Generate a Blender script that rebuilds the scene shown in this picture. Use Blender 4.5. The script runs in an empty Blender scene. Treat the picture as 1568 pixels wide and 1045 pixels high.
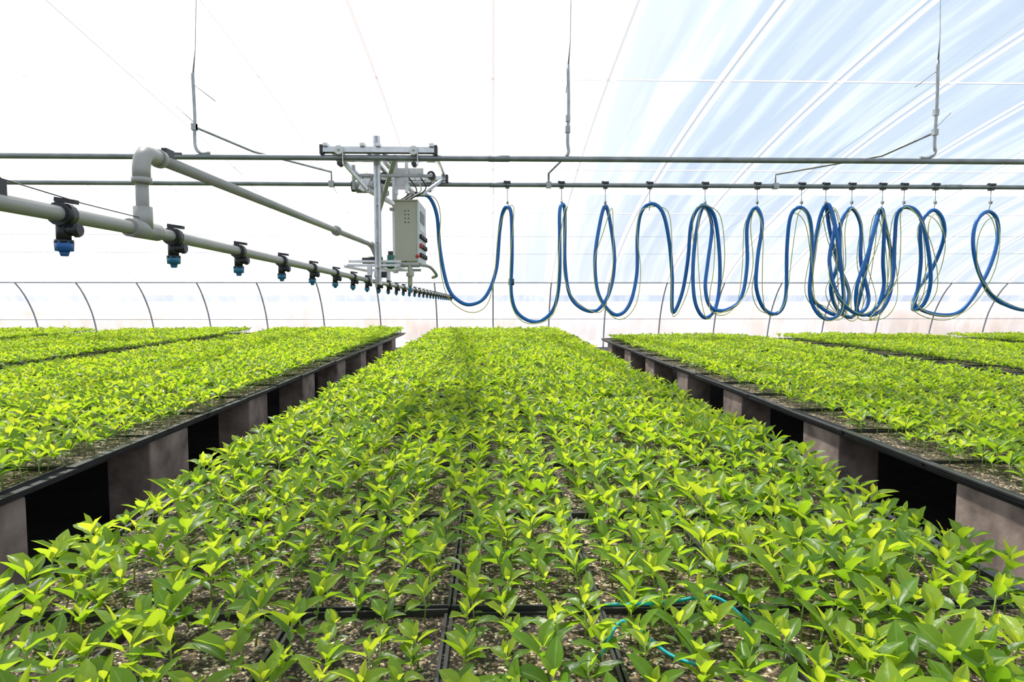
import bpy, bmesh, math, random
from mathutils import Vector, Matrix, Euler, noise
random.seed(7)
R = random.random
def U(a, b): return a + (b - a) * random.random()
sc = bpy.context.scene
sc.view_settings.view_transform = 'Standard'
sc.view_settings.look = 'None'
sc.view_settings.exposure = 0.0

# ------------------------------------------------------------------ camera
CAMZ = 1.0
ROT = Euler((math.radians(90 - 3.85), 0, math.radians(-1.66)))
cd = bpy.data.cameras.new('camera'); cam = bpy.data.objects.new('camera', cd)
sc.collection.objects.link(cam); cam.location = (0, 0, CAMZ); cam.rotation_euler = ROT
cd.sensor_width = 36; cd.lens = 22.96; cd.clip_start = 0.02; cd.clip_end = 500
sc.camera = cam
RM = ROT.to_matrix()
def P(u, v, Y):
    """survey measurement -> metric position on the vertical plane at distance Y"""
    r = RM @ Vector(((u - 784) / 1000, -(v - 522.5) / 1000, -1))
    t = Y / r.y
    return Vector((r.x * t, Y, CAMZ + r.z * t))

# ------------------------------------------------------------------ materials
def newmat(name):
    m = bpy.data.materials.new(name); m.use_nodes = True
    nt = m.node_tree; nt.nodes.clear()
    out = nt.nodes.new('ShaderNodeOutputMaterial')
    return m, nt, out
def ramp(nt, stops):
    n = nt.nodes.new('ShaderNodeValToRGB'); e = n.color_ramp.elements
    while len(e) < len(stops): e.new(0.5)
    for i, (p, c) in enumerate(stops):
        e[i].position = p; e[i].color = (c[0], c[1], c[2], 1)
    return n
def plain(name, c, rough=0.5, metal=0.0, var=0.15, scale=20, bump=0.0, c2=None):
    m, nt, out = newmat(name); L = nt.links
    b = nt.nodes.new('ShaderNodeBsdfPrincipled')
    tc = nt.nodes.new('ShaderNodeTexCoord'); nz = nt.nodes.new('ShaderNodeTexNoise')
    nz.inputs['Scale'].default_value = scale; nz.inputs['Detail'].default_value = 4
    L.new(tc.outputs['Object'], nz.inputs['Vector'])
    c2 = c2 or tuple(x * (1 - var) for x in c)
    r = ramp(nt, [(0.35, c2), (0.65, c)])
    L.new(nz.outputs['Fac'], r.inputs['Fac']); L.new(r.outputs['Color'], b.inputs['Base Color'])
    b.inputs['Roughness'].default_value = rough; b.inputs['Metallic'].default_value = metal
    if bump:
        bp = nt.nodes.new('ShaderNodeBump'); bp.inputs['Strength'].default_value = bump
        bp.inputs['Distance'].default_value = 0.01
        L.new(nz.outputs['Fac'], bp.inputs['Height']); L.new(bp.outputs['Normal'], b.inputs['Normal'])
    L.new(b.outputs['BSDF'], out.inputs['Surface'])
    return m
M_galv = plain('galvanized_steel', (0.42, 0.43, 0.43), 0.45, 0.6, 0.3, 30)
M_post = plain('side_arch_steel', (0.52, 0.52, 0.55), 0.6, 0.2, 0.2, 10)
M_railm = plain('rail_steel', (0.27, 0.29, 0.29), 0.5, 0.5, 0.3, 12)
M_pvc = plain('grey_pipe', (0.36, 0.35, 0.32), 0.4, 0.1, 0.15, 9)
M_alu = plain('aluminium', (0.62, 0.62, 0.62), 0.3, 0.7, 0.15, 40)
M_black = plain('black_plastic', (0.02, 0.02, 0.022), 0.4, 0, 0.3, 60)
M_tray = plain('black_tray', (0.03, 0.03, 0.033), 0.5, 0, 0.5, 15)
M_blue = plain('blue_hose', (0.006, 0.14, 0.46), 0.35, 0, 0.2, 5)
M_cap = plain('blue_nozzle', (0.02, 0.13, 0.42), 0.4, 0, 0.2, 30)
M_cap2 = plain('teal_nozzle', (0.02, 0.17, 0.29), 0.4, 0, 0.2, 30)
M_cable = plain('yellow_cable', (0.55, 0.56, 0.16), 0.5, 0, 0.1, 5)
M_beige = plain('painted_beige_steel', (0.42, 0.41, 0.31), 0.4, 0, 0.05, 3)
M_panel = plain('control_panel', (0.50, 0.52, 0.49), 0.4, 0, 0.05, 3)
M_white = plain('white_nylon', (0.7, 0.7, 0.68), 0.4, 0, 0.05, 3)
M_green = plain('green_valve', (0.02, 0.16, 0.10), 0.4, 0, 0.2, 9)
M_red = plain('red_plastic', (0.6, 0.03, 0.02), 0.4)
M_block = plain('concrete_block', (0.34, 0.26, 0.22), 0.9, 0, 0.55, 9, 0.8)
M_floor = plain('dark_ground_fabric', (0.03, 0.028, 0.025), 0.95, 0, 0.5, 6, 0.5)
M_out = plain('outdoor_soil', (0.48, 0.36, 0.28), 0.95, 0, 0.0, 0.6, 0.0, c2=(0.52, 0.47, 0.44))
M_teal = plain('teal_string', (0.0, 0.35, 0.40), 0.6)

def rib_mat():  # backlight glare put into the material: tubes pale and partly see-through
    m, nt, out = newmat('glare_washed_arch_tube'); L = nt.links
    d = nt.nodes.new('ShaderNodeBsdfTransparent'); d.inputs['Color'].default_value = (.93, .91, .89, 1)
    t = nt.nodes.new('ShaderNodeBsdfTranslucent'); t.inputs['Color'].default_value = (.74, .68, .66, 1)
    ms = nt.nodes.new('ShaderNodeMixShader'); ms.inputs[0].default_value = .8
    L.new(d.outputs[0], ms.inputs[1]); L.new(t.outputs[0], ms.inputs[2]); L.new(ms.outputs[0], out.inputs['Surface'])
    return m
M_rib = rib_mat()

def soil_mat():
    m, nt, out = newmat('peat_perlite_substrate'); L = nt.links
    b = nt.nodes.new('ShaderNodeBsdfPrincipled'); b.inputs['Roughness'].default_value = 0.9
    tc = nt.nodes.new('ShaderNodeTexCoord')
    v = nt.nodes.new('ShaderNodeTexVoronoi'); v.inputs['Scale'].default_value = 200
    L.new(tc.outputs['Object'], v.inputs['Vector'])
    sx = nt.nodes.new('ShaderNodeSeparateColor'); L.new(v.outputs['Color'], sx.inputs['Color'])
    r = ramp(nt, [(0.0, (0.02, 0.014, 0.010)), (0.5, (0.065, 0.045, 0.028)), (0.72, (0.22, 0.15, 0.08)), (0.88, (0.48, 0.37, 0.22)), (1.0, (0.80, 0.74, 0.62))])
    L.new(sx.outputs[0], r.inputs['Fac'])
    n = nt.nodes.new('ShaderNodeTexNoise'); n.inputs['Scale'].default_value = 20
    L.new(tc.outputs['Object'], n.inputs['Vector'])
    r2 = ramp(nt, [(0.40, (0.25, 0.22, 0.2)), (0.64, (1, 1, 1))]); L.new(n.outputs['Fac'], r2.inputs['Fac'])
    mx = nt.nodes.new('ShaderNodeMix'); mx.data_type = 'RGBA'; mx.blend_type = 'MULTIPLY'; mx.inputs[0].default_value = 1
    L.new(r.outputs['Color'], mx.inputs[6]); L.new(r2.outputs['Color'], mx.inputs[7])
    L.new(mx.outputs[2], b.inputs['Base Color'])
    bp = nt.nodes.new('ShaderNodeBump'); bp.inputs['Strength'].default_value = 0.9; bp.inputs['Distance'].default_value = 0.004
    L.new(sx.outputs[1], bp.inputs['Height']); L.new(bp.outputs['Normal'], b.inputs['Normal'])
    L.new(b.outputs['BSDF'], out.inputs['Surface'])
    return m
M_soil = soil_mat()

def leaf_mat():
    m, nt, out = newmat('pepper_leaf'); L = nt.links
    oi = nt.nodes.new('ShaderNodeObjectInfo')
    uv = nt.nodes.new('ShaderNodeUVMap'); uv.uv_map = 'uv'
    sp = nt.nodes.new('ShaderNodeSeparateXYZ'); L.new(uv.outputs['UV'], sp.inputs[0])
    ad = nt.nodes.new('ShaderNodeMath'); ad.operation = 'MULTIPLY_ADD'
    L.new(oi.outputs['Random'], ad.inputs[0]); ad.inputs[1].default_value = 0.42; L.new(sp.outputs['Y'], ad.inputs[2])
    r = ramp(nt, [(0.0, (0.030, 0.085, 0.008)), (0.5, (0.085, 0.19, 0.012)), (1.0, (0.25, 0.36, 0.022))])
    rt = ramp(nt, [(0.0, (0.22, 0.44, 0.014)), (0.5, (0.44, 0.67, 0.022)), (1.0, (0.80, 0.88, 0.05))])
    for q in (r, rt):
        L.new(ad.outputs[0], q.inputs['Fac'])
    ab = nt.nodes.new('ShaderNodeMath'); ab.operation = 'SUBTRACT'; ab.inputs[1].default_value = 0.5
    L.new(sp.outputs['X'], ab.inputs[0])
    a2 = nt.nodes.new('ShaderNodeMath'); a2.operation = 'ABSOLUTE'; L.new(ab.outputs[0], a2.inputs[0])
    a3 = nt.nodes.new('ShaderNodeMath'); a3.operation = 'LESS_THAN'; a3.inputs[1].default_value = 0.035; L.new(a2.outputs[0], a3.inputs[0])
    a4 = nt.nodes.new('ShaderNodeMath'); a4.operation = 'MULTIPLY'; a4.inputs[1].default_value = 0.35; L.new(a3.outputs[0], a4.inputs[0])
    mx = nt.nodes.new('ShaderNodeMix'); mx.data_type = 'RGBA'
    L.new(a4.outputs[0], mx.inputs[0]); L.new(r.outputs['Color'], mx.inputs[6]); mx.inputs[7].default_value = (0.34, 0.46, 0.10, 1)
    b = nt.nodes.new('ShaderNodeBsdfPrincipled'); b.inputs['Roughness'].default_value = 0.38
    b.inputs['Specular IOR Level'].default_value = 0.42
    L.new(mx.outputs[2], b.inputs['Base Color'])
    t = nt.nodes.new('ShaderNodeBsdfTranslucent'); L.new(rt.outputs['Color'], t.inputs['Color'])
    tc = nt.nodes.new('ShaderNodeTexCoord'); nz = nt.nodes.new('ShaderNodeTexNoise'); nz.inputs['Scale'].default_value = 90
    L.new(tc.outputs['Object'], nz.inputs['Vector'])
    bp = nt.nodes.new('ShaderNodeBump'); bp.inputs['Strength'].default_value = 0.35; bp.inputs['Distance'].default_value = 0.003
    L.new(nz.outputs['Fac'], bp.inputs['Height']); L.new(bp.outputs['Normal'], b.inputs['Normal'])
    ms = nt.nodes.new('ShaderNodeMixShader'); ms.inputs[0].default_value = 0.48
    L.new(b.outputs['BSDF'], ms.inputs[1]); L.new(t.outputs['BSDF'], ms.inputs[2]); L.new(ms.outputs[0], out.inputs['Surface'])
    return m
M_leaf = leaf_mat()
M_stem = plain('pepper_stem', (0.24, 0.34, 0.07), 0.5, 0, 0.2, 30)

def film_mat(name, stops, sx, sy, tint=(1, 1, 1), sx2=9, sy2=.5, amt=.25):
    m, nt, out = newmat(name); L = nt.links
    tc = nt.nodes.new('ShaderNodeTexCoord')
    def layer(sx, sy, st, detail, dist):
        mp = nt.nodes.new('ShaderNodeMapping'); mp.inputs['Scale'].default_value = (sx, sy, sy)
        L.new(tc.outputs['Object'], mp.inputs['Vector'])
        n = nt.nodes.new('ShaderNodeTexNoise'); n.inputs['Scale'].default_value = 1; n.inputs['Detail'].default_value = detail
        n.inputs['Roughness'].default_value = 0.55; n.inputs['Distortion'].default_value = dist
        L.new(mp.outputs[0], n.inputs['Vector'])
        r = ramp(nt, [(p, (v,) * 3) for p, v in st]); L.new(n.outputs['Fac'], r.inputs['Fac'])
        return r.outputs['Color']
    a = layer(sx, sy, stops, 4, .2)
    b = layer(sx2, sy2, [(0.45, 0), (0.62, amt), (0.8, amt * 1.6)], 3, .1)
    add = nt.nodes.new('ShaderNodeMath'); add.operation = 'ADD'; add.use_clamp = True
    L.new(a, add.inputs[0]); L.new(b, add.inputs[1])
    tr = nt.nodes.new('ShaderNodeBsdfTransparent'); tr.inputs['Color'].default_value = (0.97 * tint[0], 0.97 * tint[1], 0.97 * tint[2], 1)
    tl = nt.nodes.new('ShaderNodeBsdfTranslucent'); tl.inputs['Color'].default_value = (0.93, 0.93, 0.95, 1)
    df = nt.nodes.new('ShaderNodeBsdfDiffuse'); df.inputs['Color'].default_value = (0.9, 0.9, 0.92, 1)
    m1 = nt.nodes.new('ShaderNodeMixShader'); m1.inputs[0].default_value = 0.3
    L.new(tl.outputs[0], m1.inputs[1]); L.new(df.outputs[0], m1.inputs[2])
    m2 = nt.nodes.new('ShaderNodeMixShader'); L.new(add.outputs[0], m2.inputs[0])
    L.new(tr.outputs[0], m2.inputs[1]); L.new(m1.outputs[0], m2.inputs[2])
    L.new(m2.outputs[0], out.inputs['Surface'])
    return m
M_film = film_mat('roof_plastic_film', [(0.36, 0.13), (0.52, 0.18), (0.60, 0.27), (0.70, 0.42)], 1.8, 0.11, (1, 1, 1), 6, .35, .14)
M_film2 = film_mat('side_plastic_film', [(0.38, 0.08), (0.55, 0.16), (0.68, 0.35)], 1.6, .9, (0.87, 0.89, 0.96), 7, 1.5, .12)
M_fold = film_mat('doubled_film_strip', [(0.3, 0.35), (0.6, 0.6)], 3.0, 1.0)

# ------------------------------------------------------------------ mesh builder
class MB:
    def __init__(s, mats):
        s.bm = bmesh.new(); s.mats = mats
    def _fin(s, faces, mat, smooth):
        i = s.mats.index(mat)
        for f in faces: f.material_index = i; f.smooth = smooth
    def box(s, c, size, mat, rot=None):
        m = Matrix.Translation(c)
        if rot: m = m @ Euler(rot).to_matrix().to_4x4()
        m = m @ Matrix.Diagonal((size[0], size[1], size[2], 1))
        g = bmesh.ops.create_cube(s.bm, size=1, matrix=m)
        fs = {f for v in g['verts'] for f in v.link_faces}; s._fin(fs, mat, False)
    def bar(s, a, b, w, h, mat):
        a = Vector(a); b = Vector(b); d = b - a
        q = d.to_track_quat('X', 'Z')
        m = Matrix.Translation((a + b) / 2) @ q.to_matrix().to_4x4() @ Matrix.Diagonal((d.length, w, h, 1))
        g = bmesh.ops.create_cube(s.bm, size=1, matrix=m)
        fs = {f for v in g['verts'] for f in v.link_faces}; s._fin(fs, mat, False)
    def cyl(s, a, b, r, mat, seg=16, r2=None):
        a = Vector(a); b = Vector(b); d = b - a
        q = d.to_track_quat('Z', 'Y')
        m = Matrix.Translation((a + b) / 2) @ q.to_matrix().to_4x4()
        g = bmesh.ops.create_cone(s.bm, cap_ends=True, segments=seg, radius1=r, radius2=r if r2 is None else r2, depth=d.length, matrix=m)
        fs = {f for v in g['verts'] for f in v.link_faces}
        i = s.mats.index(mat)
        for f in fs: f.material_index = i; f.smooth = len(f.verts) == 4
    def sph(s, c, r, mat, sc3=(1, 1, 1)):
        g = bmesh.ops.create_uvsphere(s.bm, u_segments=14, v_segments=8, radius=r, matrix=Matrix.Translation(c) @ Matrix.Diagonal((*sc3, 1)))
        fs = {f for v in g['verts'] for f in v.link_faces}; s._fin(fs, mat, True)
    def tube(s, pts, r, mat, seg=10):
        pts = [Vector(p) for p in pts]; n = len(pts)
        t0 = (pts[1] - pts[0]).normalized()
        up = Vector((0, 0, 1)) if abs(t0.z) < 0.9 else Vector((0, 1, 0))
        nrm = t0.cross(up).normalized(); rings = []; prev = t0
        for i, p in enumerate(pts):
            t = (pts[min(i + 1, n - 1)] - pts[max(i - 1, 0)]).normalized()
            ax = prev.cross(t)
            if ax.length > 1e-7:
                nrm = Matrix.Rotation(prev.angle(t), 3, ax.normalized()) @ nrm
            nrm = (nrm - t * nrm.dot(t)).normalized(); bn = t.cross(nrm); prev = t
            rr = r[i] if isinstance(r, (list, tuple)) else r
            rings.append([s.bm.verts.new(p + (nrm * math.cos(2 * math.pi * k / seg) + bn * math.sin(2 * math.pi * k / seg)) * rr) for k in range(seg)])
        fs = []
        for i in range(n - 1):
            for k in range(seg):
                fs.append(s.bm.faces.new((rings[i][k], rings[i][(k + 1) % seg], rings[i + 1][(k + 1) % seg], rings[i + 1][k])))
        s._fin(fs, mat, True)
        caps = [s.bm.faces.new(rings[0][::-1]), s.bm.faces.new(rings[-1])]; s._fin(caps, mat, False)
    def quad(s, vs, mat):
        f = s.bm.faces.new([s.bm.verts.new(v) for v in vs]); s._fin([f], mat, False)
    def obj(s, name, parent=None, bevel=0):
        bmesh.ops.recalc_face_normals(s.bm, faces=s.bm.faces[:])
        me = bpy.data.meshes.new(name); s.bm.to_mesh(me); s.bm.free()
        for m in s.mats: me.materials.append(m)
        o = bpy.data.objects.new(name, me); sc.collection.objects.link(o)
        if parent: o.parent = parent
        if bevel:
            b = o.modifiers.new('bevel', 'BEVEL'); b.width = bevel; b.segments = 2; b.limit_method = 'ANGLE'
        return o
def empty(name, loc=(0, 0, 0)):
    e = bpy.data.objects.new(name, None); sc.collection.objects.link(e); e.empty_display_size = 0.1
    return e
def catmull(p, n=8):
    p = [Vector(a) for a in p]; q = [p[0] * 2 - p[1]] + p + [p[-1] * 2 - p[-2]]; o = []
    for i in range(1, len(q) - 2):
        a, b, c, d = q[i - 1:i + 3]
        for k in range(n):
            t = k / n
            o.append(0.5 * ((2 * b) + (c - a) * t + (2 * a - 5 * b + 4 * c - d) * t * t + (3 * b - a - 3 * c + d) * t ** 3))
    o.append(p[-1]); return o

# ------------------------------------------------------------------ greenhouse shell
XE = 17.0
backp = [(13.0, 0), (12.93, .35), (12.75, .8), (12.35, 1.27)]
prof = backp + [(11.6, 1.68), (10.4, 2.14), (9.0, 2.54), (7.5, 2.86), (6.0, 3.10), (4.5, 3.28), (3.0, 3.40), (1.5, 3.45), (0, 3.43), (-2, 3.25), (-4, 2.9), (-6, 2.3), (-7.4, 1.7), (-8.1, 1.27), (-8.5, .7), (-8.7, 0)]
pc = catmull([(0, y, z) for y, z in prof], 4)
def shell(name, seg, mat, off):
    mb = MB([mat]); nx = 34; grid = []
    for p in seg:
        grid.append([mb.bm.verts.new((-XE + 2 * XE * k / nx, p.y, p.z + off)) for k in range(nx + 1)])
    for i in range(len(grid) - 1):
        for k in range(nx):
            f = mb.bm.faces.new((grid[i][k], grid[i][k + 1], grid[i + 1][k + 1], grid[i + 1][k])); f.smooth = True
    return mb.obj(name)
NB = 12; NF = len(pc) - 1 - 8
shell('ceiling', pc[NB:NF + 1], M_film, 0.02)
shell('wall_back', pc[:NB + 1], M_film2, 0.0)
shell('wall_front', pc[NF:], M_film2, 0.0)
for nm, x in (('wall_left', -XE), ('wall_right', XE)):
    mb = MB([M_film2]); mb.bm.faces.new([mb.bm.verts.new((x, p.y, p.z)) for p in pc]); mb.obj(nm)
mb = MB([M_floor]); mb.quad([(-XE, -8.7, 0), (XE, -8.7, 0), (XE, 13, 0), (-XE, 13, 0)], M_floor); mb.obj('floor')
mb = MB([M_out]); mb.quad([(-150, -60, -0.03), (150, -60, -0.03), (150, 150, -0.03), (-150, 150, -0.03)], M_out); mb.obj('outdoor_ground')
mb = MB([M_out]); nx = 80; rows = []
for j, (y, z) in enumerate([(15.6, -0.03), (16.4, 0.35), (17.2, 0.58), (18.2, 0.62), (20, -0.03)]):
    rows.append([mb.bm.verts.new((-40 + k, y + 0.3 * noise.noise((k * .4, y, 0)), z * (1 + 0.6 * noise.noise((k * .3, y, 3))) if z > 0 else z)) for k in range(nx + 1)])
for j in range(4):
    for k in range(nx):
        f = mb.bm.faces.new((rows[j][k], rows[j][k + 1], rows[j + 1][k + 1], rows[j + 1][k])); f.smooth = True
mb.obj('soil_embankment')
mb = MB([M_rib, M_post, M_fold]); x = -16.5
while x <= 16.6:
    mb.tube([(x, p.y, p.z + .035) for p in pc[NB:NF + 1]], 0.012, M_rib, 6)
    mb.tube([(x, p.y - .025, p.z) for p in pc[:NB + 1]], 0.015, M_post, 8)
    mb.tube([(x, p.y + .025, p.z) for p in pc[NF:]], 0.015, M_post, 8)
    for s in (-1, 1):
        for a, b in zip(pc[NB:NF], pc[NB + 1:NF + 1]):
            w0 = .02; w1 = .07
            mb.quad([(x + s * w0, a.y, a.z + .005), (x + s * w1, a.y, a.z + .005), (x + s * w1, b.y, b.z + .005), (x + s * w0, b.y, b.z + .005)], M_fold)
    x += 1.1
# longitudinal purlins and the lap between film sheets
for k in (NB + 9, NB + 13, NB + 19):
    p = pc[k]; mb.tube([(-XE, p.y, p.z + .035), (XE, p.y, p.z + .035)], 0.008, M_rib, 6)
a = pc[NB + 11]; b = pc[NB + 12]
mb.quad([(-XE, a.y, a.z + .01), (XE, a.y, a.z + .01), (XE, b.y, b.z + .01), (-XE, b.y, b.z + .01)], M_fold)
p = pc[NB]; mb.tube([(-XE, p.y - .03, p.z), (XE, p.y - .03, p.z)], 0.014, M_post, 6)
p = pc[NB - 6]; mb.tube([(-XE, p.y - .03, p.z), (XE, p.y - .03, p.z)], 0.006, M_post, 6)
a = pc[NB]; b = pc[NB - 2]
mb.quad([(-XE, a.y - .01, a.z), (XE, a.y - .01, a.z), (XE, b.y - .01, b.z), (-XE, b.y - .01, b.z)], M_fold)
mb.obj('greenhouse_arch_frame')
def roofz(y):
    for a, b in zip(pc[NB:NF], pc[NB + 1:NF + 1]):
        if b.y <= y <= a.y: return a.z + (b.z - a.z) * (a.y - y) / (a.y - b.y)
    return 3

# ------------------------------------------------------------------ seedlings
def leaf(bm, uvl, base, az, el, Ln, W, droop, fold, age, twist=0.0):
    ts = [0, .14, .24, .38, .54, .72, .87, 1.0]; ws = [.05, .07, .52, .90, 1.0, .78, .40, .02]
    cols = [-1, -.5, 0, .5, 1]
    p = Vector(base); rows = []; prev = 0
    sway = U(-.4, .4)
    for t, w in zip(ts, ws):
        e = el - droop * t
        a = az + sway * t
        d = Vector((math.cos(a) * math.cos(e), math.sin(a) * math.cos(e), math.sin(e)))
        p = p + d * (t - prev) * Ln; prev = t
        side = Vector((-math.sin(a), math.cos(a), 0)); nrm = d.cross(side).normalized()
        if nrm.z < 0: nrm = -nrm
        side = (Matrix.Rotation(twist * t, 3, d) @ side)
        rows.append([(bm.verts.new(p + side * c * w * W * .5 + nrm * (abs(c) ** 1.3) * w * W * .5 * fold * (1 + .3 * math.sin(t * 14 + c * 2))), (c * .5 + .5)) for c in cols])
    for i in range(len(rows) - 1):
        for k in range(4):
            q = (rows[i][k], rows[i][k + 1], rows[i + 1][k + 1], rows[i + 1][k])
            f = bm.faces.new([a[0] for a in q]); f.smooth = True; f.material_index = 0
            for lp, a in zip(f.loops, q): lp[uvl].uv = (a[1], age)
def seedling(i):
    mb = MB([M_leaf, M_stem]); bm = mb.bm; uvl = bm.loops.layers.uv.new('uv')
    H = U(.050, .064); lean = Vector((U(-.006, .006), U(-.006, .006), H))
    mb.tube([(0, 0, -.004), lean * .5 + Vector((U(-.003, .003), 0, 0)), lean], [.0017, .0014, .001], M_stem, 5)
    a0 = U(0, 6.28)
    for k in range(2):
        leaf(bm, uvl, lean * .5, a0 + k * math.pi + U(-.2, .2), U(.2, .5), U(.022, .030), U(.008, .011), U(.2, .6), .2, 0.05)
    n = random.choice([4, 4, 5, 5])
    for k in range(n):
        s = .66 + .32 * k / n
        leaf(bm, uvl, lean * s, a0 + 1.2 + k * 2.3 + U(-.3, .3), U(.65, 1.15) + .12 * k / n, U(.047, .064) * (1 - .16 * k / n), U(.018, .025), U(.3, 1.1), U(.35, .7), .10 + .5 * k / n + U(-.1, .1), U(-.5, .5))
    for k in range(2):
        leaf(bm, uvl, lean, a0 + k * 3 + U(-.4, .4), U(1.0, 1.35), U(.022, .036), U(.009, .013), U(0, .4), .6, .7)
    me = bpy.data.meshes.new('seedling_variant'); bm.to_mesh(me); bm.free()
    me.materials.append(M_leaf); me.materials.append(M_stem)
    return bpy.data.objects.new('pepper_seedling', me)
coll = bpy.data.collections.new('pepper_seedling_variants')
NV = 16
for i in range(NV): coll.objects.link(seedling(i))

ng = bpy.data.node_groups.new('scatter_seedlings', 'GeometryNodeTree')
ng.interface.new_socket('Geometry', in_out='INPUT', socket_type='NodeSocketGeometry')
ng.interface.new_socket('Geometry', in_out='OUTPUT', socket_type='NodeSocketGeometry')
gi = ng.nodes.new('NodeGroupInput'); go = ng.nodes.new('NodeGroupOutput')
iop = ng.nodes.new('GeometryNodeInstanceOnPoints'); ci = ng.nodes.new('GeometryNodeCollectionInfo')
ci.inputs['Collection'].default_value = coll
ci.inputs['Separate Children'].default_value = True; ci.inputs['Reset Children'].default_value = True
def nattr(name, dt, typ):
    n = ng.nodes.new('GeometryNodeInputNamedAttribute'); n.data_type = dt; n.inputs['Name'].default_value = name
    c = [o for o in n.outputs if o.name == 'Attribute' and o.type == typ]
    return c[0] if c else n.outputs[0]
L = ng.links
L.new(gi.outputs[0], iop.inputs['Points']); L.new(ci.outputs[0], iop.inputs['Instance'])
iop.inputs['Pick Instance'].default_value = True
L.new(nattr('idx', 'INT', 'INT'), iop.inputs['Instance Index'])
L.new(nattr('rot', 'FLOAT_VECTOR', 'VECTOR'), iop.inputs['Rotation'])
L.new(nattr('scl', 'FLOAT_VECTOR', 'VECTOR'), iop.inputs['Scale'])
L.new(iop.outputs[0], go.inputs[0])

TW, TL = 0.2857, 0.54; Y0 = 0.12; SOIL = 0.40
NXC, NYC = 4, 8
def bench(x0, ntl, hs, edge_sparse=False, seed=0, centre=False):
    e = empty('seedling_bench')
    x1 = x0 + 7 * TW; y1 = Y0 + ntl * TL
    mb = MB([M_soil]); mb.quad([(x0, Y0, SOIL), (x1, Y0, SOIL), (x1, y1, SOIL), (x0, y1, SOIL)], M_soil); mb.obj('substrate', e)
    mb = MB([M_tray])
    for i in range(7):
        for j in range(ntl):
            xa = x0 + i * TW; ya = Y0 + j * TL; z = SOIL + U(-.002, .008)
            for xx in (xa + .005, xa + TW - .005):
                mb.bar((xx + U(-.003, .003), ya + .003, z), (xx + U(-.003, .003), ya + TL - .003, z + U(-.003, .003)), .006, .018, M_tray)
            for yy in (ya + .005, ya + TL - .005):
                mb.bar((xa + .003, yy + U(-.002, .002), z), (xa + TW - .003, yy + U(-.002, .002), z + U(-.003, .003)), .005, .018, M_tray)
    for j in range(ntl):
        ya = Y0 + j * TL
        for xs, s in ((x0, -1), (x1, 1)):
            o = U(.012, .024) * s; zz = SOIL + .004 + U(-.003, .003)
            mb.bar((xs + o * .5, ya + .004, zz), (xs + o * .5 + U(-.004, .004), ya + TL + .012, zz + U(-.006, .006)), abs(o) + .012, .006, M_tray)
            mb.bar((xs + o * .9, ya + .006, zz - .009), (xs + o * .9, ya + TL - .004, zz - .010), .004, .016, M_tray)
    mb.box(((x0 + x1) / 2, (Y0 + y1) / 2, SOIL - .018), (x1 - x0 - .01, y1 - Y0, .022), M_tray)
    mb.obj('plug_trays', e)
    mb = MB([M_block, M_tray])
    y = 0.75 if x0 < 0 else 0.83
    while y < y1 - .3:
        for xs in (x0 + .10, x1 - .10):
            mb.box((xs, y + U(-.03, .03), .185), (.19, .34, .37), M_block, (0, 0, U(-.03, .03)))
        y += 1.13
    for xs in (x0 + .2, (x0 + x1) / 2, x1 - .2):
        mb.box((xs, (Y0 + y1) / 2, .358), (.03, y1 - Y0, .02), M_tray)
    mb.obj('block_supports', e, 0.006)
    pts = []; rot = []; scl = []; idx = []
    px, py = (TW - .016) / NXC, (TL - .012) / NYC
    for ti in range(7):
      for tj in range(ntl):
        th = U(-.07, .07)
        for i in range(NXC):
          for j in range(NYC):
            x = x0 + ti * TW + .008 + (i + .5) * px + U(-.009, .009); yy = Y0 + tj * TL + .006 + (j + .5) * py + U(-.009, .009)
            zone = 0
            if centre:
                q = ((x + .02) / .65) ** 2 + ((yy - 1.1) / .95) ** 2
                zone = (1 - q) ** .5 if q < 1 else 0
            if R() < 0.02 + .03 * zone: continue
            if edge_sparse and i == 0 and ti == 0 and R() < .8: continue
            n = noise.noise((x * 1.3 + seed, yy * 0.9, 0)); n2 = noise.noise((x * 5, yy * 4, 5 + seed))
            s = hs * (1 + th + .18 * n + .12 * n2 + U(-.12, .12)) * (1 - .17 * zone)
            pts.append((x, yy, SOIL)); rot.append((U(-.2, .2), U(-.2, .2), U(0, 6.283)))
            scl.append((s * 1.08, s * 1.08, s * U(.92, 1.08))); idx.append(random.randrange(NV))
    me = bpy.data.meshes.new('seedlings'); me.from_pydata(pts, [], [])
    a = me.attributes.new('rot', 'FLOAT_VECTOR', 'POINT'); a.data.foreach_set('vector', [c for v in rot for c in v])
    a = me.attributes.new('scl', 'FLOAT_VECTOR', 'POINT'); a.data.foreach_set('vector', [c for v in scl for c in v])
    a = me.attributes.new('idx', 'INT', 'POINT'); a.data.foreach_set('value', idx)
    o = bpy.data.objects.new('pepper_seedlings', me); sc.collection.objects.link(o); o.parent = e
    md = o.modifiers.new('scatter', 'NODES'); md.node_group = ng
    return e
bench(-0.94, 20, 1.20, seed=0, centre=True)
for i, (x0, n, h) in enumerate([(-3.48, 20, 1.22), (-5.98, 20, 1.22), (-8.48, 20, 1.22), (-10.98, 20, 1.22)]):
    bench(x0, n, h, seed=10 + i)
for i, (x0, n, h) in enumerate([(1.57, 17, 1.03), (4.07, 17, 1.03), (6.57, 17, 1.03), (9.07, 17, 1.03)]):
    bench(x0, n, h, edge_sparse=(i == 0), seed=20 + i)

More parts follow.
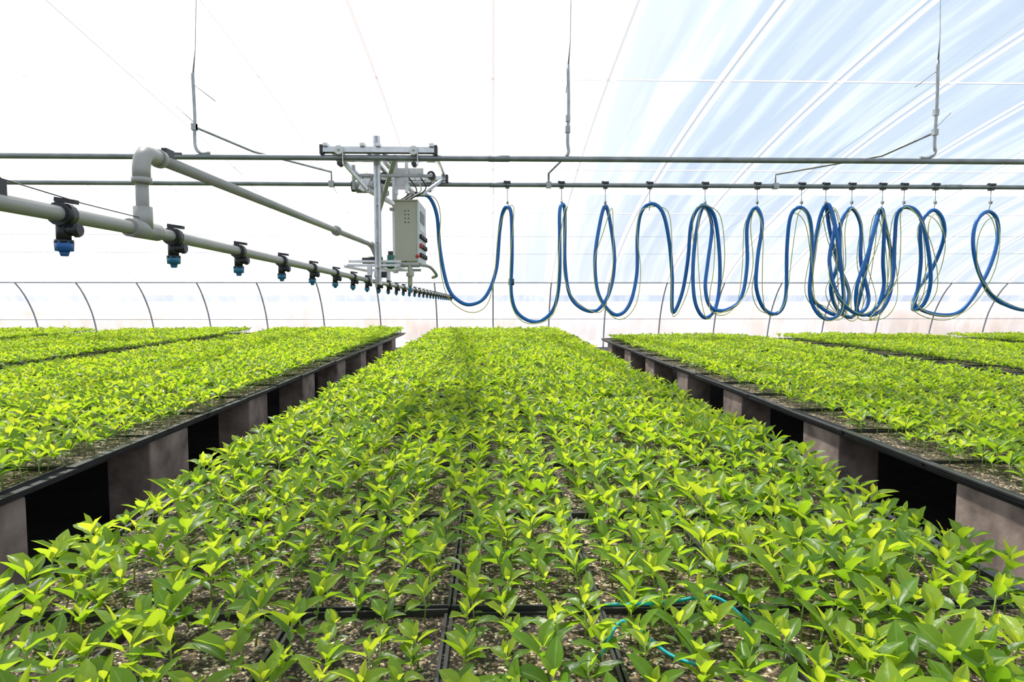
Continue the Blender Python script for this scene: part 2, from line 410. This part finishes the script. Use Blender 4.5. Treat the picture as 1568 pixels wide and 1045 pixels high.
# ------------------------------------------------------------------ rails
Y1, Y2 = 3.2, 3.95
ZR = P(755, 243, Y1).z; ZF = P(755, 283, Y2).z
for y, z in ((Y1, ZR), (Y2, ZF)):
    mb = MB([M_railm]); mb.cyl((-12, y, z), (12, y, z), .0135, M_railm)
    for x in (-9.2, -3.2, 0.03, 2.8, 8.8):
        mb.cyl((x - .05, y, z), (x + .05, y, z), .0155, M_railm)
    mb.obj('overhead_rail')
def hanger(x_px, top_v, side):
    mb = MB([M_galv]); b = P(x_px, 240, Y1); t = P(x_px, top_v, Y1)
    X = b.x
    mb.tube(catmull([(X, Y1, t.z), (X + .004, Y1, t.z - .2), (X, Y1, ZR + .09), (X + .005, Y1, ZR + .04), (X + .03 * side, Y1, ZR + .017), (X + .07 * side, Y1, ZR + .018)], 6), .0075, M_galv, 8)
    mb.tube([(X, Y1, t.z - .02), (X + .012, Y1 + .01, t.z + .12), (X + .03, Y1 + .1, roofz(Y1 + .1))], [.005, .002, .0012], M_galv, 5)
    zb = ZR + .14
    mb.tube([(X, Y1, zb), (X + .10 * side + .05, Y1 + .35, (zb + ZF) / 2 + .03), (X + .46 * side, Y2, ZF + .07), (X + .46 * side, Y2, ZF)], .006, M_galv, 8)
    mb.box((X, Y1, zb), (.022, .022, .03), M_galv); mb.box((X + .001, Y1, t.z - .25), (.02, .02, .03), M_galv)
    mb.box((X + .46 * side, Y2, ZF), (.03, .034, .034), M_galv)
    mb.tube([(X, Y1, zb + .02), (X - .09 * side, Y1 + .02, zb + .10)], .0018, M_galv, 5)
    mb.tube([(X, Y1, t.z - .05), (X + .09 * side, Y1 + .03, t.z - .12)], .0018, M_galv, 5)
    mb.obj('rail_hanger_rod')
hanger(299, 112, 1); hanger(869, 100, -.06); hanger(1430, 92, -1)

# ------------------------------------------------------------------ spray boom
boom = empty('spray_boom')
BX = P(220, 355, 1.17).x
def bz(y):
    k = [(0.3, 1.118), (1.17, 1.117), (3.5, 1.078), (9.7, 1.005)]
    for (a, za), (b, zb) in zip(k, k[1:]):
        if y <= b: return za + (zb - za) * (y - a) / (b - a)
    return k[-1][1]
mb = MB([M_pvc, M_black])
mb.tube([(BX, y, bz(y)) for y in (0.3, .8, 1.17, 1.8, 2.5, 3.5, 5, 7, 9.6)], .0110, M_pvc, 16)
yr = 1.17; zt = P(228, 232, yr).z
mb.cyl((BX, yr, bz(yr)), (BX, yr, zt - .03), .0105, M_pvc)
mb.cyl((BX, yr - .045, bz(yr)), (BX, yr + .045, bz(yr)), .0155, M_pvc); mb.cyl((BX, yr, bz(yr)), (BX, yr, bz(yr) + .04), .0155, M_pvc)
el = [(BX, yr, zt - .05), (BX, yr, zt - .03), (BX, yr + .004, zt - .012), (BX, yr + .014, zt - .002), (BX, yr + .03, zt), (BX, yr + .06, zt)]
mb.tube(el, .0145, M_pvc, 16)
mb.cyl((BX, yr, zt - .055), (BX, yr, zt - .045), .0165, M_pvc); mb.cyl((BX, yr + .055, zt), (BX, yr + .068, zt), .0165, M_pvc)
mb.tube([(BX, yr + .03, zt), (BX, 3.32, zt + .01)], .0110, M_pvc, 16)
mb.cyl((BX, 2.56, zt + .006), (BX, 2.62, zt + .006), .0155, M_pvc); mb.cyl((BX, 2.58, zt + .006), (BX, 2.6, zt + .006), .019, M_pvc)
mb.cyl((BX, 9.6, 1.006), (BX, 9.63, 1.006), .016, M_pvc)
mb.cyl((BX, .74, bz(.74)), (BX, .80, bz(.8)), .0145, M_pvc)
mb.box((BX + .003, yr + .09, zt + .016), (.01, .03, .014), M_black); mb.box((BX, yr + .12, zt + .022), (.008, .05, .005), M_black, (.2, 0, 0))
mb.box((BX, .83, bz(.8) + .018), (.014, .02, .02), M_black); mb.box((BX - .02, .83, bz(.8) + .027), (.05, .008, .006), M_black)
mb.tube([(BX, .83, bz(.8) + .03), (BX, 1.0, bz(1) + .022), (BX, 1.16, bz(1.1) + .02)], .0009, M_black, 5)
mb.obj('boom_pipes', boom)
mb = MB([M_black, M_cap, M_cap2])
y = 0.62; k = 0
while y < 9.6:
    z = bz(y); c = M_cap if y < 1.1 else M_cap2
    mb.cyl((BX, y - .011, z), (BX, y + .011, z), .0165, M_black, 14)
    mb.box((BX - .017, y, z), (.010, .018, .012), M_black)
    mb.cyl((BX, y, z - .012), (BX, y, z - .036), .0095, M_black, 12)
    mb.cyl((BX + .004, y, z - .022), (BX + .024, y, z - .022), .0085, M_black, 12)
    mb.cyl((BX + .016, y, z - .022), (BX + .022, y, z - .022), .0105, M_black, 8)
    mb.cyl((BX - .004, y, z + .012), (BX - .004, y, z + .021), .006, M_black, 8); mb.box((BX + .006, y, z + .019), (.028, .012, .006), M_black, (0, .15, 0))
    mb.cyl((BX, y, z - .036), (BX, y, z - .040), .012, M_black, 12)
    mb.cyl((BX, y, z - .038), (BX, y, z - .052), .0125, c, 6, .0115); mb.cyl((BX, y, z - .052), (BX, y, z - .059), .007, c, 10, .005)
    y += .32 if k else .335
    k += 1
mb.obj('spray_nozzles', boom)

# ------------------------------------------------------------------ carriage
car = empty('irrigation_carriage')
XA, XB = -.815, -.272; ZT = ZR + .035
mb = MB([M_alu, M_white, M_black, M_galv])
for y in (Y1, Y2):
    mb.bar((XA, y, ZT + .012), (XB, y, ZT + .012), .03, .008, M_alu)
    for s in (-1, 1):
        mb.bar((XA, y + s * .018, ZT - .002), (XB, y + s * .018, ZT - .002), .004, .022, M_alu)
    for x in (XA + .085, XB - .105):
        mb.cyl((x, y - .034, ZR + .031), (x, y + .024, ZR + .031), .022, M_white, 18)
        mb.cyl((x, y - .04, ZR + .031), (x, y + .03, ZR + .031), .006, M_galv, 8)
        mb.cyl((x, y - .022, ZR - .03), (x, y + .02, ZR - .03), .012, M_black, 14)
        mb.bar((x + .02, y - .03, ZR + .045), (x + .02, y - .03, ZR - .04), .02, .004, M_alu)
    for x in (XA, XB): mb.box((x, y, ZT), (.014, .05, .045), M_black)
for x in (XA + .02, -.62, -.545, XB - .02):
    mb.bar((x, Y1 - .03, ZT + .022), (x, Y2 + .03, ZT + .022), .022, .016, M_alu)
mb.bar((XA + .02, Y1 + .2, ZT + .0), (XB - .02, Y1 + .2, ZT + .0), .025, .025, M_alu)
PX = P(580, 330, 3.3).x
mb.bar((PX, 3.27, 1.06), (PX, 3.27, 1.785), .025, .030, M_alu)
mb.bar((PX, 3.256, 1.06), (PX, 3.256, 1.785), .006, .010, M_galv)
mb.bar((PX, 3.85, 1.14), (PX, 3.85, 1.70), .028, .028, M_alu)
for dz in (0, .12, .3, .5):
    mb.cyl((PX + .0, 3.25, 1.15 + dz), (PX, 3.244, 1.15 + dz), .006, M_galv, 6)
mb.bar((XA + .05, Y1 + .03, ZT), (-.62, 3.3, ZT - .17), .02, .016, M_alu)
mb.bar((-.62, 3.3, ZT - .17), (-.56, 3.85, ZT - .17), .02, .02, M_alu)
mb.bar((XB - .02, Y2, ZT), (-.40, 3.75, ZT - .12), .02, .016, M_alu)
mb.bar((-.48, 3.3, ZT), (-.60, 3.5, ZT - .25), .022, .010, M_alu)
mb.bar((-.44, 3.4, ZT), (-.44, 3.4, ZT - .17), .018, .016, M_alu)
mb.bar((-.50, 3.45, ZT), (-.50, 3.45, ZT - .17), .016, .016, M_alu)
mb.bar((-.66, 3.3, ZT - .10), (-.30, 3.3, ZT - .10), .014, .014, M_galv)
mb.bar((-.40, 3.3, ZT - .10), (-.30, 3.8, ZT - .02), .016, .016, M_alu)
mb.bar((-.52, 3.45, ZT - .05), (-.36, 3.45, ZT - .05), .02, .03, M_alu)
mb.bar((-.55, 3.3, ZT - .02), (-.42, 3.6, ZT - .15), .016, .014, M_alu)
mb.bar((-.74, 3.55, ZT), (-.74, 3.55, ZT - .13), .016, .016, M_galv)
mb.box((-.47, 3.44, ZT - .11), (.05, .012, .07), M_alu)
mb.box((-.635, 3.32, ZT - .13), (.035, .012, .09), M_alu, (0, .5, 0))
mb.cyl((-.56, 3.42, ZT - .09), (-.56, 3.44, ZT - .09), .03, M_black, 18)
mb.cyl((-.56, 3.41, ZT - .09), (-.56, 3.42, ZT - .09), .014, M_alu, 12)
mb.obj('trolley_frame', car, .0015)
mb = MB([M_black, M_galv, M_alu])
mb.cyl((-.74, 3.62, ZT - .10), (-.62, 3.62, ZT - .10), .036, M_galv, 20)
mb.cyl((-.745, 3.62, ZT - .10), (-.765, 3.62, ZT - .10), .03, M_black, 20)
mb.box((-.61, 3.62, ZT - .10), (.05, .08, .09), M_alu)
mb.box((-.68, 3.62, ZT - .05), (.05, .04, .03), M_black)
mb.cyl((-.60, 3.45, ZT - .12), (-.60, 3.72, ZT - .12), .022, M_galv, 16)
mb.cyl((-.33, 3.55, ZT - .05), (-.33, 3.62, ZT - .05), .022, M_black, 18)
mb.cyl((-.33, 3.54, ZT - .05), (-.33, 3.55, ZT - .05), .010, M_alu, 12)
mb.obj('drive_motor', car, .001)
mb = MB([M_beige, M_panel, M_black, M_red, M_white, M_galv])
p0 = P(604, 308, 3.5); p1 = P(639, 400, 3.5)
bx0, bx1, bz1, bz0 = p0.x, p1.x, p0.z, p1.z
bw = bx1 - bx0; bh = bz1 - bz0
mb.box(((bx0 + bx1) / 2, 3.69, (bz0 + bz1) / 2), (bw, .38, bh), M_beige)
mb.box((bx1 + .004, 3.69, (bz0 + bz1) / 2), (.008, .39, bh + .012), M_panel)
mb.box((bx1 + .009, 3.69, bz0 + bh * .78), (.003, .2, .06), M_black)
mb.box((bx1 + .009, 3.69, bz0 + bh * .58), (.003, .26, .03), M_white)
for i in range(4):
    for j in range(3):
        yy = 3.56 + i * .085; zz = bz0 + .035 + j * .05
        mb.cyl((bx1 + .008, yy, zz), (bx1 + .022, yy, zz), .013, M_red if (i, j) == (0, 1) else M_black, 12)
for j in range(4):
    for i in range(2):
        mb.box((bx0 + .055 + i * .018, 3.499, bz1 - .05 - j * .02), (.006, .004, .006), M_black, (0, .78, 0))
mb.box(((bx0 + bx1) / 2, 3.69, bz1 + .004), (bw + .012, .395, .008), M_beige)
for zz in (bz1 - .03, bz0 + .03):
    mb.box((bx0 - .02, 3.6, zz), (.04, .03, .015), M_galv)
mb.obj('control_box', car, .002)
mb = MB([M_alu, M_black, M_green, M_beige, M_red, M_pvc, M_cap2])
zl = P(570, 407, 3.3).z
for dz in (0, .035):
    mb.bar((-.72, 3.27 + dz, zl + dz * .6), (-.46, 3.27 + dz, zl + dz * .6), .014, .012, M_alu)
mb.bar((-.72, 3.85, zl), (-.42, 3.85, zl), .014, .014, M_alu)
for x in (-.715, PX, -.47):
    mb.bar((x, 3.2, zl - .008), (x, 3.9, zl - .008), .014, .012, M_alu)
mb.bar((-.47, 3.27, zl), (-.47, 3.6, bz0), .012, .010, M_alu)
mb.cyl((-.66, 3.35, zl + .03), (-.56, 3.35, zl + .03), .018, M_black, 16)
mb.sph((-.53, 3.42, zl + .012), .03, M_green, (1, 1, .8)); mb.cyl((-.53, 3.42, zl + .02), (-.53, 3.42, zl + .06), .018, M_green, 12)
mb.cyl((-.53, 3.42, zl + .05), (-.53, 3.42, zl + .08), .013, M_black, 12)
mb.cyl((-.60, 3.42, zl + .01), (-.38, 3.42, zl + .01), .0125, M_pvc)
mb.cyl((-.43, 3.42, zl + .01), (-.43, 3.42, zl - .10), .012, M_beige); mb.cyl((-.43, 3.42, zl - .03), (-.43, 3.42, zl - .05), .02, M_beige, 12)
mb.cyl((-.43, 3.42, zl - .1), (-.43, 3.42, zl - .135), .008, M_cap2)
mb.sph((-.40, 3.5, zl + .06), .011, M_red)
mb.tube(catmull([(-.38, 3.42, zl + .01), (-.33, 3.44, zl + .0), (-.30, 3.5, zl - .04), (-.33, 3.6, zl - .05)], 6), .008, M_pvc, 8)
mb.cyl((BX, 3.32, zt + .01), (BX + .03, 3.36, zl + .02), .0115, M_pvc); mb.sph((BX, 3.32, zt + .01), .017, M_pvc)
for y in (3.27, 3.85):
    mb.box((BX, y, (zl + bz(y)) / 2 - .003), (.022, .02, abs(zl - bz(y)) + .02), M_alu)
mb.box((-.56, 3.3, zl - .045), (.06, .03, .03), M_black)
mb.obj('valve_assembly', car, .001)
mb = MB([M_black, M_white])
for i in range(5):
    a = Vector((-.40 - .03 * i, 3.45 + .05 * i, ZT - .05))
    mb.tube(catmull([a, a + Vector((.05, .03, -.08)), a + Vector((-.02, .04, -.13)), (bx0 + .03 + .015 * i, 3.6, bz1)], 6), .0035, (M_black, M_white)[i % 2], 6)
mb.obj('wiring', car)

# ------------------------------------------------------------------ hose
HP = [(640,298),(657,302),(669,330),(674,385),(686,440),(704,462),(724,466),(745,452),(760,412),(765,355),(770,325),(777,317),(783,330),(784,390),(783,450),(794,481),(821,493),(846,476),(856,435),(857,370),(857,325),(861,313),(865,326),(865,400),(872,450),(890,472),(914,475),(933,448),(941,400),(935,345),(927,315),(918,345),(911,400),(917,452),(941,482),(963,468),(975,420),(976,360),(982,325),(997,312),(1014,324),(1024,365),(1029,420),(1030,478),(1044,450),(1053,400),(1058,345),(1068,320),(1080,315),(1094,332),(1101,380),(1102,430),(1096,470),(1080,487),(1065,465),(1061,415),(1067,350),(1078,316),(1090,345),(1084,400),(1080,440),(1088,470),(1112,475),(1135,455),(1144,405),(1144,345),(1157,318),(1167,342),(1160,395),(1158,440),(1170,473),(1190,480),(1203,455),(1205,380),(1211,330),(1227,318),(1241,340),(1243,400),(1240,450),(1252,480),(1272,489),(1291,470),(1288,410),(1279,345),(1268,313),(1255,335),(1246,395),(1240,445),(1256,470),(1285,482),(1300,450),(1284,405),(1272,360),(1266,316),(1278,345),(1270,400),(1282,450),(1310,480),(1330,460),(1318,400),(1318,345),(1303,319),(1287,345),(1285,400),(1272,440),(1283,475),(1305,485),(1318,450),(1330,390),(1342,335),(1350,320),(1354,345),(1352,400),(1353,440),(1340,475),(1315,480),(1312,440),(1330,385),(1342,340),(1349,322),(1357,350),(1366,400),(1364,445),(1350,475),(1330,483),(1345,468),(1366,430),(1370,370),(1374,328),(1390,317),(1408,330),(1420,375),(1425,430),(1415,465),(1398,474),(1404,450),(1410,400),(1410,345),(1428,322),(1443,335),(1445,365),(1428,410),(1405,445),(1402,468),(1430,481),(1465,480),(1490,455),(1515,410),(1528,365),(1526,335),(1512,324),(1495,340),(1490,375),(1500,420),(1525,458),(1570,475),(1610,460),(1635,400),(1645,335),(1660,318),(1675,335),(1680,400),(1690,455),(1720,485),(1750,455),(1760,380),(1775,320)]
pts = []
for i, (u, v) in enumerate(HP):
    w = .035 * math.sin(i * .9) + (.03 * math.sin(i * .37) if 1230 < u < 1440 else 0)
    if i < 4: w = -.1 + .03 * i
    pts.append(P(u, v, Y2 + w))
mb = MB([M_blue, M_black]); hp = catmull(pts, 7); mb.tube(hp, .0112, M_blue, 12)
mb.cyl(P(783, 427, Y2), P(783, 437, Y2), .017, M_black)
mb.tube([pts[0], pts[0] + Vector((-.04, -.02, .0)), pts[0] + Vector((-.07, -.05, -.05))], .015, M_black, 10)
mb.obj('blue_water_hose')
mb = MB([M_cable]); cp = []
for i, p in enumerate(pts):
    cp.append(p + Vector((.022 * math.sin(i * 1.3) + .010, -.02 + .01 * math.sin(i), -.018 + .03 * math.sin(i * .7 + 1) if 1 < i % 8 else -.004)))
mb.tube(catmull(cp, 6), .0026, M_cable, 6)
cp2 = [p + Vector((-.02 * math.sin(i * 1.1 + .4), .022, -.012 + .02 * math.sin(i * .9))) for i, p in enumerate(pts)]
mb.tube(catmull(cp2[60:], 6), .0026, M_cable, 6)
mb.obj('yellow_power_cable')
mb = MB([M_black, M_galv])
for u in (777, 860, 927, 995, 1080, 1160, 1228, 1265, 1305, 1352, 1385, 1433, 1518, 1660, 1775):
    p = P(u, 283, Y2); top = P(u, 314, Y2)
    mb.box((p.x, Y2, ZF + .014), (.036, .036, .012), M_black); mb.box((p.x, Y2, ZF - .012), (.024, .030, .016), M_black)
    mb.cyl((p.x - .016, Y2, ZF + .014), (p.x - .016, Y2, ZF + .024), .007, M_black, 8)
    mb.tube([(p.x, Y2, ZF - .02), (p.x, Y2, top.z + .03), (p.x + .006, Y2 + .01, top.z), (p.x, Y2 + .01, top.z - .03)], .0022, M_galv, 6)
    mb.cyl((p.x - .006, Y2, top.z + .015), (p.x + .006, Y2, top.z + .015), .010, M_galv, 8)
mb.obj('hose_trolley_clips')
mb = MB([M_galv])
for (x, y0, y1_) in [(-2.6, 2.0, 11.5), (3.3, 2, 11.5)]:
    a, b = roofz(y0) - .4, roofz(y1_) - .1
    mb.tube([(x, y0, a), (x, (y0 + y1_) / 2, (a + b) / 2 - .03), (x, y1_, b)], .0014, M_galv, 5)
for z in (1.65, 1.9):
    mb.tube([(-12, 9.5, z), (0, 9.5, z - .03), (12, 9.5, z)], .0018, M_galv, 5)
mb.obj('roof_tie_wires')
mb = MB([M_teal])
mb.tube(catmull([(.20, 1.13, .45), (.27, 1.10, .465), (.33, 1.14, .45), (.40, 1.13, .46), (.45, 1.09, .43)], 8), .0030, M_teal, 6)
mb.tube(catmull([(.17, 1.0, .43), (.22, 1.06, .455), (.28, 1.0, .43), (.33, .94, .44)], 8), .0030, M_teal, 6)
mb.obj('teal_string')

# ------------------------------------------------------------------ light
S = Vector((-.30, .42, .87)).normalized()
ld = bpy.data.lights.new('sun', 'SUN'); ld.energy = 6.8; ld.angle = math.radians(2.5); ld.color = (1, .97, .90)
lo = bpy.data.objects.new('sun', ld); sc.collection.objects.link(lo); lo.rotation_euler = S.to_track_quat('Z', 'Y').to_euler()
w = bpy.data.worlds.new('sky'); sc.world = w; w.use_nodes = True; nt = w.node_tree; nt.nodes.clear(); K = nt.links
o = nt.nodes.new('ShaderNodeOutputWorld'); bg = nt.nodes.new('ShaderNodeBackground'); tc = nt.nodes.new('ShaderNodeTexCoord')
dt = nt.nodes.new('ShaderNodeVectorMath'); dt.operation = 'DOT_PRODUCT'; dt.inputs[1].default_value = Vector((-.55, .70, .45)).normalized()
K.new(tc.outputs['Generated'], dt.inputs[0])
ma = nt.nodes.new('ShaderNodeMath'); ma.operation = 'MULTIPLY_ADD'; ma.inputs[1].default_value = .5; ma.inputs[2].default_value = .5
K.new(dt.outputs['Value'], ma.inputs[0])
r = ramp(nt, [(0.2, (0.55, 0.66, 0.82)), (0.55, (0.33, 0.45, 0.61)), (0.81, (0.36, 0.47, 0.61)), (0.925, (1.0, 1.0, 1.0))])
K.new(ma.outputs[0], r.inputs['Fac'])
sp = nt.nodes.new('ShaderNodeSeparateXYZ'); K.new(tc.outputs['Generated'], sp.inputs[0])
hz = nt.nodes.new('ShaderNodeMapRange'); hz.inputs['From Min'].default_value = 0.0; hz.inputs['From Max'].default_value = .20
hz.inputs['To Min'].default_value = .75; hz.inputs['To Max'].default_value = 0
K.new(sp.outputs['Z'], hz.inputs['Value'])
mx = nt.nodes.new('ShaderNodeMix'); mx.data_type = 'RGBA'; K.new(hz.outputs[0], mx.inputs[0]); K.new(r.outputs['Color'], mx.inputs[6])
mx.inputs[7].default_value = (.52, .57, .67, 1)
K.new(mx.outputs[2], bg.inputs['Color'])
bg.inputs['Strength'].default_value = 1.4
K.new(bg.outputs[0], o.inputs['Surface'])
